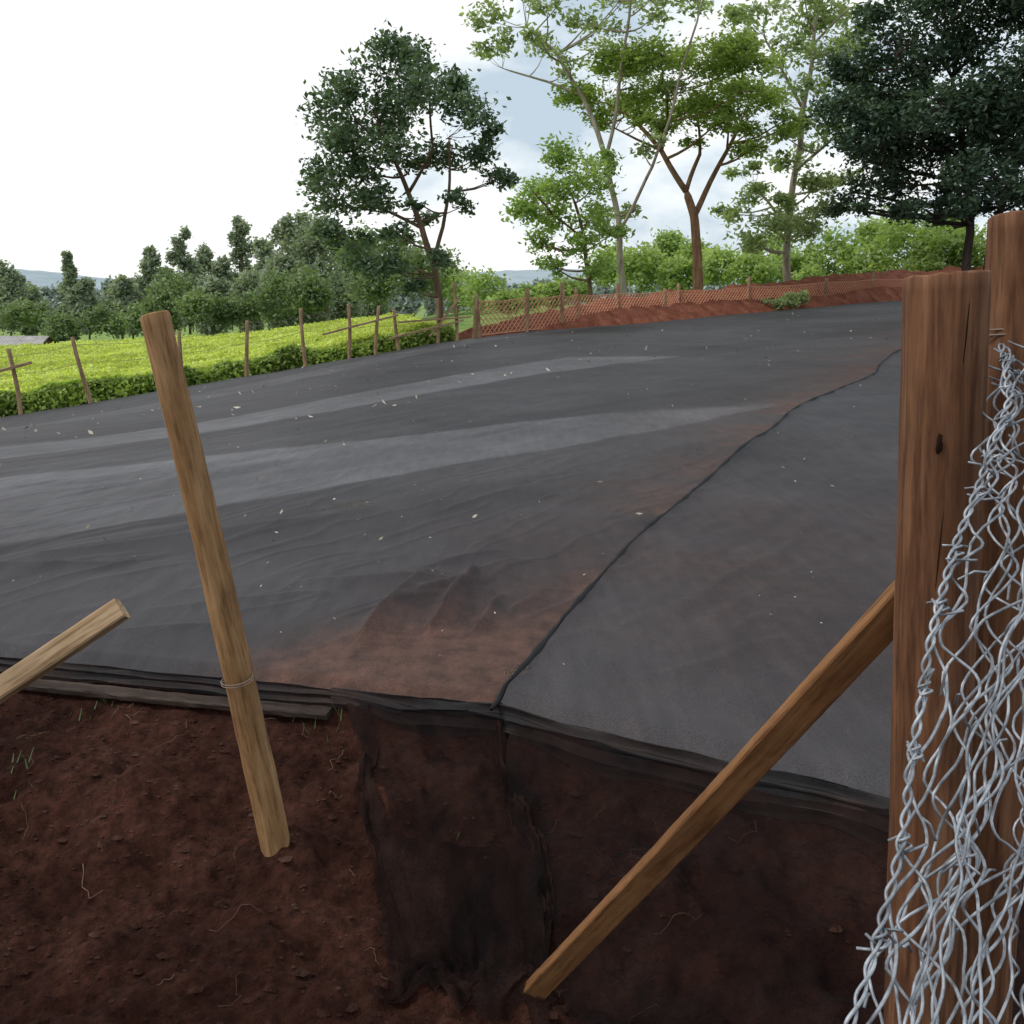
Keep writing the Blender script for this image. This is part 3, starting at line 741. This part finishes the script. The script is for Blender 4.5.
for i in range(len(fl)-1):
    A_=Vector((fl[i][0],fl[i][1]-.17,pz[i]+.05));B_=Vector((fl[i+1][0],fl[i+1][1]-.17,pz[i+1]+.05));L=(B_-A_).length;d=(B_-A_)/L
    for f in (0,H): cm.tube([A_+Vector((0,0,f)),A_.lerp(B_,.5)+Vector((0,0,f*.95)),B_+Vector((0,0,f))],.016,4,False)
    m=int(L/cell)
    for j in range(-5,m+1):
        for sg in (1,-1):
            a0=j*cell;a1=a0+H
            t0=max(0,-a0/(a1-a0)) if a0<0 else 0;t1=min(1,(L-a0)/(a1-a0))
            if t1<=t0: continue
            za=lambda t:(t*H if sg==1 else (1-t)*H)
            sag=lambda t:1-.05*math.sin(math.pi*min(1,max(0,(a0+(a1-a0)*t)/L)))
            cm.tube([A_+d*(a0+(a1-a0)*t0)+Vector((0,0,za(t0)*sag(t0))),A_+d*(a0+(a1-a0)*t1)+Vector((0,0,za(t1)*sag(t1)))],.0135,3,False)
cm.make('mesh',m_mesh,False,bf)
mass('weeds',[(11.2,43.6,.75,.5,.25),(12.0,44.2,.9,.5,.3),(12.6,44.6,1.0,.4,.25)],g_pale,.14,500)

sh=empty('farm_shed')
tin,nt,b=M('tin_roof',.5,.4);b.inputs['Metallic'].default_value=.3
nt.links.new(ramp(nt,noise(nt,2,5,.6),[(.3,(.25,.22,.2)),(.7,(.42,.42,.42))]),b.inputs['Base Color'])
mud,nt,b=M('mud_wall',.9,.1);nt.links.new(ramp(nt,noise(nt,2,5,.6),[(.3,(.16,.10,.07)),(.7,(.3,.2,.14))]),b.inputs['Base Color'])
sx0,sy0,sz0=-32.5,64,-4.6
V=[(sx0-3,sy0-2,sz0),(sx0+3,sy0-2,sz0),(sx0+3,sy0+2,sz0),(sx0-3,sy0+2,sz0),(sx0-3,sy0-2,sz0+2.1),(sx0+3,sy0-2,sz0+2.1),(sx0+3,sy0+2,sz0+2.1),(sx0-3,sy0+2,sz0+2.1),(sx0-3,sy0,sz0+2.8),(sx0+3,sy0,sz0+2.8)]
py_mesh('walls',V,[(0,1,5,4),(1,2,6,9,5),(2,3,7,6),(3,0,4,8,7)],mud,False,sh)
RV=[];RF=[]
for s_ in (-1,1):
    for i in range(61):
        x=sx0-3.3+6.6*i/60;c=.03*(i%2)
        b0=len(RV);RV+= [(x,sy0,sz0+2.9+c),(x,sy0+s_*2.4,sz0+2.02+c)]
        if i: RF.append((b0-2,b0,b0+1,b0-1))
py_mesh('roof',RV,RF,tin,False,sh)
V=[(sx0-.5,sy0-2.01,sz0),(sx0+.4,sy0-2.01,sz0),(sx0+.4,sy0-2.01,sz0+1.8),(sx0-.5,sy0-2.01,sz0+1.8)]
py_mesh('door',V,[(0,1,2,3)],wood_dark,False,sh)

# ------------------------------------------------------------------ small litter
lm,nt,b=M('dry_leaf',.8,.2);nt.links.new(ramp(nt,attr(nt,'tone'),[(0,(.16,.12,.08)),(1,(.50,.46,.38))]),b.inputs['Base Color'])
A=np.linspace(0,1,460)
def scatter(n,lo,pw_,size,z_,ts):
    ai=rng.uniform(.02,.98,n);ti=lo+(1-lo)*rng.uniform(0,1,n)**pw_
    x=np.interp(ai,A,Fx)+(np.interp(ai,A,Bx)-np.interp(ai,A,Fx))*ti;y=np.interp(ai,A,Fy)+(np.interp(ai,A,By)-np.interp(ai,A,Fy))*ti
    V,F,tn=leaves(np.stack([x,y,net_z(x,y)+z_],1),size,rng.uniform(ts,1,n),1.2,.45)
    np_mesh('fallen_leaves',V,F,lm,False,{'tone':tn})
scatter(260,.01,1.6,.018,.025,0)
scatter(190,.08,1.2,.040,.035,.1)
scatter(150,.35,1.0,.09,.05,.3)
V=[];F=[]
ico=[(0,0,1),(.9,0,.3),(.28,.85,.35),(-.72,.53,.3),(-.72,-.53,.35),(.28,-.85,.3),(0,0,-.6)]
icf=[(0,1,2),(0,2,3),(0,3,4),(0,4,5),(0,5,1),(6,2,1),(6,3,2),(6,4,3),(6,5,4),(6,1,5)]
cnt=0
while cnt<5500:
    x=random.uniform(-3.2,1.9);y=random.uniform(1.2,3.9)
    if y>float(yfront(x))-.06: continue
    cnt+=1
    s=random.uniform(.003,.009)*(1 if random.random()<.93 else 2.4)
    z=float(ground(np.array([x]),np.array([y]))[0]);b0=len(V)
    an=random.random()*6
    for v in ico:
        j=random.uniform(.7,1.3)
        V.append((x+(v[0]*math.cos(an)-v[1]*math.sin(an))*s*j*1.2,y+(v[0]*math.sin(an)+v[1]*math.cos(an))*s*j,z+v[2]*s*j*.8))
    F+= [tuple(b0+i for i in f) for f in icf]
cl_m=soil_mat('soil_clod',(.028,.012,.009),(.062,.027,.019),(.14,.085,.065))
py_mesh('soil_clods',V,F,cl_m,False)
tw=Acc()
for i in range(130):
    x=random.uniform(-3,1.7);y=random.uniform(1.3,3.6)
    if y>float(yfront(x))-.08: continue
    a=random.random()*6.28;L=random.uniform(.03,.16);pts=[]
    for k in range(8):
        xx=x+math.cos(a)*L*k/7;yy_=y+math.sin(a)*L*k/7;a+=random.uniform(-.3,.3)
        pts.append((xx,yy_,float(ground(np.array([xx]),np.array([min(yy_,float(yfront(xx))-.05)]))[0])+.004+.006*random.random()))
    tw.tube(pts,random.uniform(.0006,.0014),4)
tw.make('twigs',bark_mat('dry_twig',(.08,.045,.03),(.22,.15,.10)))
gv=[];gf=[];gt=[]
for (cx_,cy_,n,hh2) in [(-2.05,3.15,60,.05),(-1.75,3.05,24,.04),(-.66,3.36,14,.05),(-1.55,3.52,12,.04),(-.30,2.75,6,.04)]:
    for i in range(n):
        x=cx_+random.gauss(0,.07);y=cy_+random.gauss(0,.05);z=float(ground(np.array([x]),np.array([y]))[0])
        a=random.random()*6.28;h=hh2*random.uniform(.5,1.2);w=.003;lx=math.cos(a)*h*.5;ly=math.sin(a)*h*.5
        b0=len(gv);gv+=[(x-w*math.sin(a),y+w*math.cos(a),z),(x+w*math.sin(a),y-w*math.cos(a),z),(x+lx+w*.3,y+ly,z+h),(x+lx-w*.3,y+ly,z+h)]
        gf.append((b0,b0+1,b0+2,b0+3));gt+=[random.random()*.2]*4
np_mesh('grass_tufts',gv,gf,g_mid,False,{'tone':gt})
st=Acc()
for (cx_,cy_,n,R) in [(.0,3.48,10,.05),(-1.05,6.35,10,.10)]:
    for i in range(n):
        a=random.random()*6.28;x=cx_+random.gauss(0,R*.4);y=cy_+random.gauss(0,R*.4);z=zf(x,y)+.03
        st.tube([(x,y,z),(x+math.cos(a)*R*.5,y+math.sin(a)*R*.5,z+.02),(x+math.cos(a)*R,y+math.sin(a)*R,z+.005)],.0014,4)
st.make('dry_straw',lm)

# ------------------------------------------------------------------ sky, sun, camera
w=bpy.data.worlds.new('World');scene.world=w;w.use_nodes=True;nt=w.node_tree
for n_ in list(nt.nodes): nt.nodes.remove(n_)
out=nt.nodes.new('ShaderNodeOutputWorld')
sky=nt.nodes.new('ShaderNodeTexSky');sky.sky_type='NISHITA';sky.sun_disc=False
SE,SA=math.radians(52),math.radians(-105)
sky.sun_elevation=SE;sky.sun_rotation=SA
bg1=nt.nodes.new('ShaderNodeBackground');bg1.inputs[1].default_value=.13;nt.links.new(sky.outputs[0],bg1.inputs[0])
tc=nt.nodes.new('ShaderNodeTexCoord')
mp=nt.nodes.new('ShaderNodeMapping');mp.inputs['Scale'].default_value=(1,1,1.9);mp.inputs['Location'].default_value=(.62,.1,.2);nt.links.new(tc.outputs['Generated'],mp.inputs[0])
nz=nt.nodes.new('ShaderNodeTexNoise');nz.inputs['Scale'].default_value=4.2;nz.inputs['Detail'].default_value=7;nz.inputs['Roughness'].default_value=.55
nt.links.new(mp.outputs[0],nz.inputs['Vector'])
sep=nt.nodes.new('ShaderNodeSeparateXYZ');nt.links.new(tc.outputs['Generated'],sep.inputs[0])
mr=nt.nodes.new('ShaderNodeMapRange');mr.inputs['From Min'].default_value=-.16;mr.inputs['From Max'].default_value=.04;mr.inputs['To Min'].default_value=.22;mr.inputs['To Max'].default_value=.0
nt.links.new(sep.outputs[0],mr.inputs[0])
ad=nt.nodes.new('ShaderNodeMath');ad.operation='ADD';nt.links.new(nz.outputs['Fac'],ad.inputs[0]);nt.links.new(mr.outputs[0],ad.inputs[1])
cc=ramp(nt,ad.outputs[0],[(.44,(.50,.60,.69)),(.52,(.74,.81,.86)),(.59,(.97,.98,.985))])
bg2=nt.nodes.new('ShaderNodeBackground');bg2.inputs[1].default_value=1.16;nt.links.new(cc,bg2.inputs[0])
ms=nt.nodes.new('ShaderNodeMixShader');ms.inputs[0].default_value=.93
nt.links.new(bg1.outputs[0],ms.inputs[1]);nt.links.new(bg2.outputs[0],ms.inputs[2]);nt.links.new(ms.outputs[0],out.inputs[0])
sl=bpy.data.lights.new('sun','SUN');sl.energy=1.5;sl.angle=math.radians(12);sl.color=(1,.96,.9)
so=bpy.data.objects.new('sun',sl);COL.objects.link(so)
d=Vector((math.sin(SA)*math.cos(SE),math.cos(SA)*math.cos(SE),math.sin(SE)))
so.rotation_euler=d.to_track_quat('Z','Y').to_euler()
cam=bpy.data.cameras.new('camera');cam.lens=35.16;cam.sensor_width=36;cam.clip_start=.05;cam.clip_end=6000
co=bpy.data.objects.new('camera',cam);COL.objects.link(co);co.location=(0,0,1.75);co.rotation_euler=(math.radians(90-13.06),0,0)
scene.camera=co
scene.view_settings.view_transform='Standard';scene.view_settings.look='None';scene.view_settings.exposure=0
